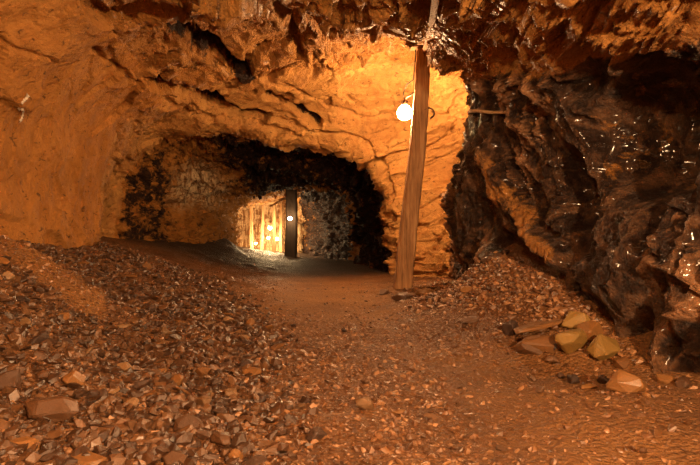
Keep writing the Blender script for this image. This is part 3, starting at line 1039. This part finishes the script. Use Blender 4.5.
for k in range(4):
    a = k * math.pi / 4
    tube(bm, [(math.cos(a) * .105 * math.cos(t), math.sin(a) * .105 * math.cos(t), .105 * math.sin(t)) for t in np.linspace(-.2, math.pi + .2, 14)][1:-1], .0025, 5)
bm.free()

# cable that runs up the post to the roof, and the hook that carries it on the right
cb = bpy.data.objects.new('lamp_cable', None); bpy.data.objects.remove(cb)
bm = bmesh.new()
q0 = LP + Vector((.0, 0, .18))
pts = [q0, LP + Vector((-.02, -.03, .30)), LP + Vector((.03, -.08, .42)), on_post(80) + Vector((-.125, -.03, 0)), on_post(62) + Vector((-.12, -.06, 0)), on_post(50) + Vector((-.125, -.02, 0))]
tube(bm, pts, .008, 7)
cable = tag(from_bm('cable', bm, M_cable, smooth=True), 'thin black cable rising from the globe lamp up the left of the post', 'cable')
bm = bmesh.new()
h0 = on_post(112) + Vector((.09, -.09, 0))
pts = [h0 + Vector((.045 + .075 * math.sin(t) * (1 if t > 0 else 1), -.01, .075 * math.cos(t) - .03)) for t in np.linspace(-.9, 3.0, 16)]
tube(bm, [h0 + Vector((-.01, 0, .03))] + pts, .012, 8)
hook = tag(from_bm('cable_hook', bm, M_metal, smooth=True), 'dark curled iron hook on the right side of the timber post', 'hook')

# pale batten along the roof from the post top towards the viewer
pts = []
for px, py in ((425, 44), (427, 32), (429, 20), (431, 8), (433, -6), (435, -22)):
    h_ = hit(px, py, ('ceiling', 'wall_back'))
    if h_: pts.append(h_[0] + h_[1] * .01 if h_[1].z < 0 else h_[0] - h_[1] * .01)
a, b = pts[0], pts[-1]
zlow = min((q_.z - a.z) - (b.z - a.z) * ((q_.y - a.y) / (b.y - a.y)) for q_ in pts)
bm = bmesh.new()
timber(bm, a + Vector((0, 0, zlow - .0)), b + Vector((0, 0, zlow - .0)), .075, .065, .05, .05, .006, 21, 24, Vector((0, 0, 1)))
tag(from_bm('roof_batten', bm, M_wood), 'narrow pale timber batten running along the roof above the post', 'batten')

# thin pale rod sticking out sideways from the dark right wall
h1 = hit(472, 112); h2 = hit(514, 112)
bm = bmesh.new()
a = h1[0] + Vector((-.05, -.04, 0)); b = h2[0] + Vector((.06, 0, .0))
a = P(470, 111, h1[0].y - .05); b = P(515, 113, h2[0].y + .03)
tube(bm, [a.lerp(b, t) + Vector((0, 0, .006 * math.sin(t * 9))) for t in np.linspace(0, 1, 8)], [.02, .022, .02, .021, .019, .02, .018, .017], 9)
tag(from_bm('wall_rod', bm, M_palewood, smooth=True), 'thin pale rod jutting sideways from the dark right wall', 'rod')

# ------------------------------------------------------------------ white painted mark on the left wall
mark = None
for k, stroke in enumerate(([(26, 95), (28, 96.5), (25, 99), (22.5, 102), (20.8, 104.5)], [(18.6, 109.5), (20, 108), (22.6, 108.6), (23.6, 110.5), (22.6, 114), (21.6, 117.5), (20.6, 120), (18.8, 121.3)])):
    pts, nr = [], []
    for (x0, y0), (x1, y1) in zip(stroke[:-1], stroke[1:]):
        for t in np.linspace(0, 1, 5, endpoint=False):
            h_ = hit(x0 + (x1 - x0) * t, y0 + (y1 - y0) * t)
            if h_: pts.append(h_[0]); nr.append(h_[1] if h_[1].x > 0 else -h_[1])
    if mark is None:
        mark = thing('painted_mark', 'white painted squiggle on the ochre left wall', 'mark', tuple(pts[0]))
    bm = bmesh.new()
    rings = []
    for i, (q_, n__) in enumerate(zip(pts, nr)):
        t = (pts[min(i + 1, len(pts) - 1)] - pts[max(i - 1, 0)]).normalized()
        n__ = Vector((.85, -.5, .1)).normalized()
        s_ = t.cross(n__).normalized()
        w = .014 + .006 * math.sin(i * 1.7) + (.008 if i < 3 and k == 0 else 0)
        rings.append([bm.verts.new(q_ + s_ * (w * a_) + n__ * (.012 * h__)) for a_, h__ in ((-1, -1), (-.8, 1), (.8, 1), (1, -1))])
    for i in range(len(rings) - 1):
        for j in range(3):
            bm.faces.new((rings[i][j], rings[i][j + 1], rings[i + 1][j + 1], rings[i + 1][j]))
    local(mark, bm); from_bm('stroke', bm, M_chalk, mark, True)

# ------------------------------------------------------------------ far workings: props, roof boards and lamps
def far_post(px, py_top, Y, w, label, mat, seed, lean=0):
    x = (px - CX) / F * Y
    zb = float(ground(x, Y)[0])
    a = Vector((x, Y, zb - .05)); b = Vector((x + lean, Y, CZ + (HY - py_top) / F * Y))
    o = thing('mine_prop', label, 'prop', (x, Y, zb))
    bm = bmesh.new(); timber(bm, a, b, w, w * .9, w, w * .9, .006, seed, 18)
    local(o, bm); from_bm('shaft', bm, mat, o)
    bm = bmesh.new(); timber(bm, b + Vector((-w * 1.3, 0, .02)), b + Vector((w * 1.3, 0, .02)), w * .55, w * .5, w, w, .006, seed + 1, 8)
    local(o, bm); from_bm('head_board', bm, mat, o)


far_post(291, 186, 19.0, .40, 'dark stand-in prop for the black opening far down the tunnel behind the farthest right lamp', M_darkwood, 41, .03)  # post put in place of a dark opening behind the lamp
far_post(252, 207, 23.0, .14, 'leftmost thin pale prop in the bright far chamber', M_palewood, 43, -.05)
far_post(262, 205, 23.5, .13, 'second thin pale prop from the left in the far chamber', M_palewood, 45, .04)
far_post(274, 203, 22.4, .14, 'third thin pale prop from the left in the far chamber', M_palewood, 47, .02)
far_post(281, 200, 23.4, .12, 'rightmost thin pale prop in the far chamber beside the dark stand-in prop', M_palewood, 49, 0)
names_b = ['lowest', 'second lowest', 'third lowest', 'fourth lowest', 'highest']
for k in range(5):
    Y = 20.2
    a = P(268 + k * 3, 207 - k * 3.4, Y - .3); b = P(300 + k * 5, 190 - k * .6 + 4, Y + .7 + .1 * k)
    a = P(270 + k * 5, 206 - k * 3, Y); b = P(298 + k * 5, 192 - k * 1.5, Y + .9)
    bm = bmesh.new(); timber(bm, a, b, .10, .09, .05, .05, .006, 60 + k, 10, Vector((0, 0, 1)))
    tag(from_bm('roof_board', bm, M_palewood), f'{names_b[k]} of the slanting pale boards under the far tunnel roof', 'board', 'slanting boards under the far tunnel roof')


def far_lamp(px, py, Y, r, label, power):
    c = P(px, py, Y)
    o = thing('lamp', label, 'lamp', tuple(c), 'lamps in the far chamber')
    bm = bmesh.new(); bmesh.ops.create_uvsphere(bm, u_segments=18, v_segments=12, radius=r)
    from_bm('globe', bm, M_bulb_far if power else M_bulb_dim, o, True)
    bm = bmesh.new(); tube(bm, [(0, 0, r * .9), (0, 0, r * 1.7)], r * .55, 10); from_bm('socket', bm, M_metal, o, True)
    bm = bmesh.new(); tube(bm, [(0, 0, r * 1.6), (0, 0, .5)], .008, 6)
    from_bm('hanger', bm, M_cable, o, True)


far_lamp(290, 218.5, 18.4, .065, 'largest lit lamp far down the tunnel before the dark stand-in prop', 0)
far_lamp(270, 228, 21.5, .065, 'lit far lamp, upper of the pair in the bright chamber', 1)
far_lamp(277, 239, 22.6, .055, 'lit far lamp low beside the third thin prop', 1)
far_lamp(268.5, 238, 23.0, .05, 'lit far lamp straight below the upper one of the pair', 1)
far_lamp(256, 243.5, 22.6, .04, 'leftmost and smallest lit lamp in the far chamber', 1)


# ------------------------------------------------------------------ light from an unseen drift lamp behind the viewer and an added overhead fill
def point(name, loc, watts, r=.09, col=LAMP):
    l = bpy.data.lights.new(name, 'POINT'); l.energy = watts; l.color = col; l.shadow_soft_size = r
    o = bpy.data.objects.new(name, l); COL.objects.link(o); o.location = loc
    return o


point('unseen_lamp', (.2, 1.9, 2.85), 210, .06, (1.0, .60, .29))  # added fill above the frame, for relief on rubble and roof
point('unseen_lamp', (1.75, -1.5, 1.85), 1350, .07, (1.0, .60, .29))
w = bpy.data.worlds.new('world'); sc.world = w
w.use_nodes = True
w.node_tree.nodes['Background'].inputs[0].default_value = (0, 0, 0, 1)

sc.view_settings.view_transform = 'Standard'
sc.view_settings.look = 'None'
sc.view_settings.gamma = 1
sc.view_settings.use_curve_mapping = False
sc.view_settings.exposure = .25
sc.cycles.use_denoising = True
sc.cycles.denoising_prefilter = 'NONE'
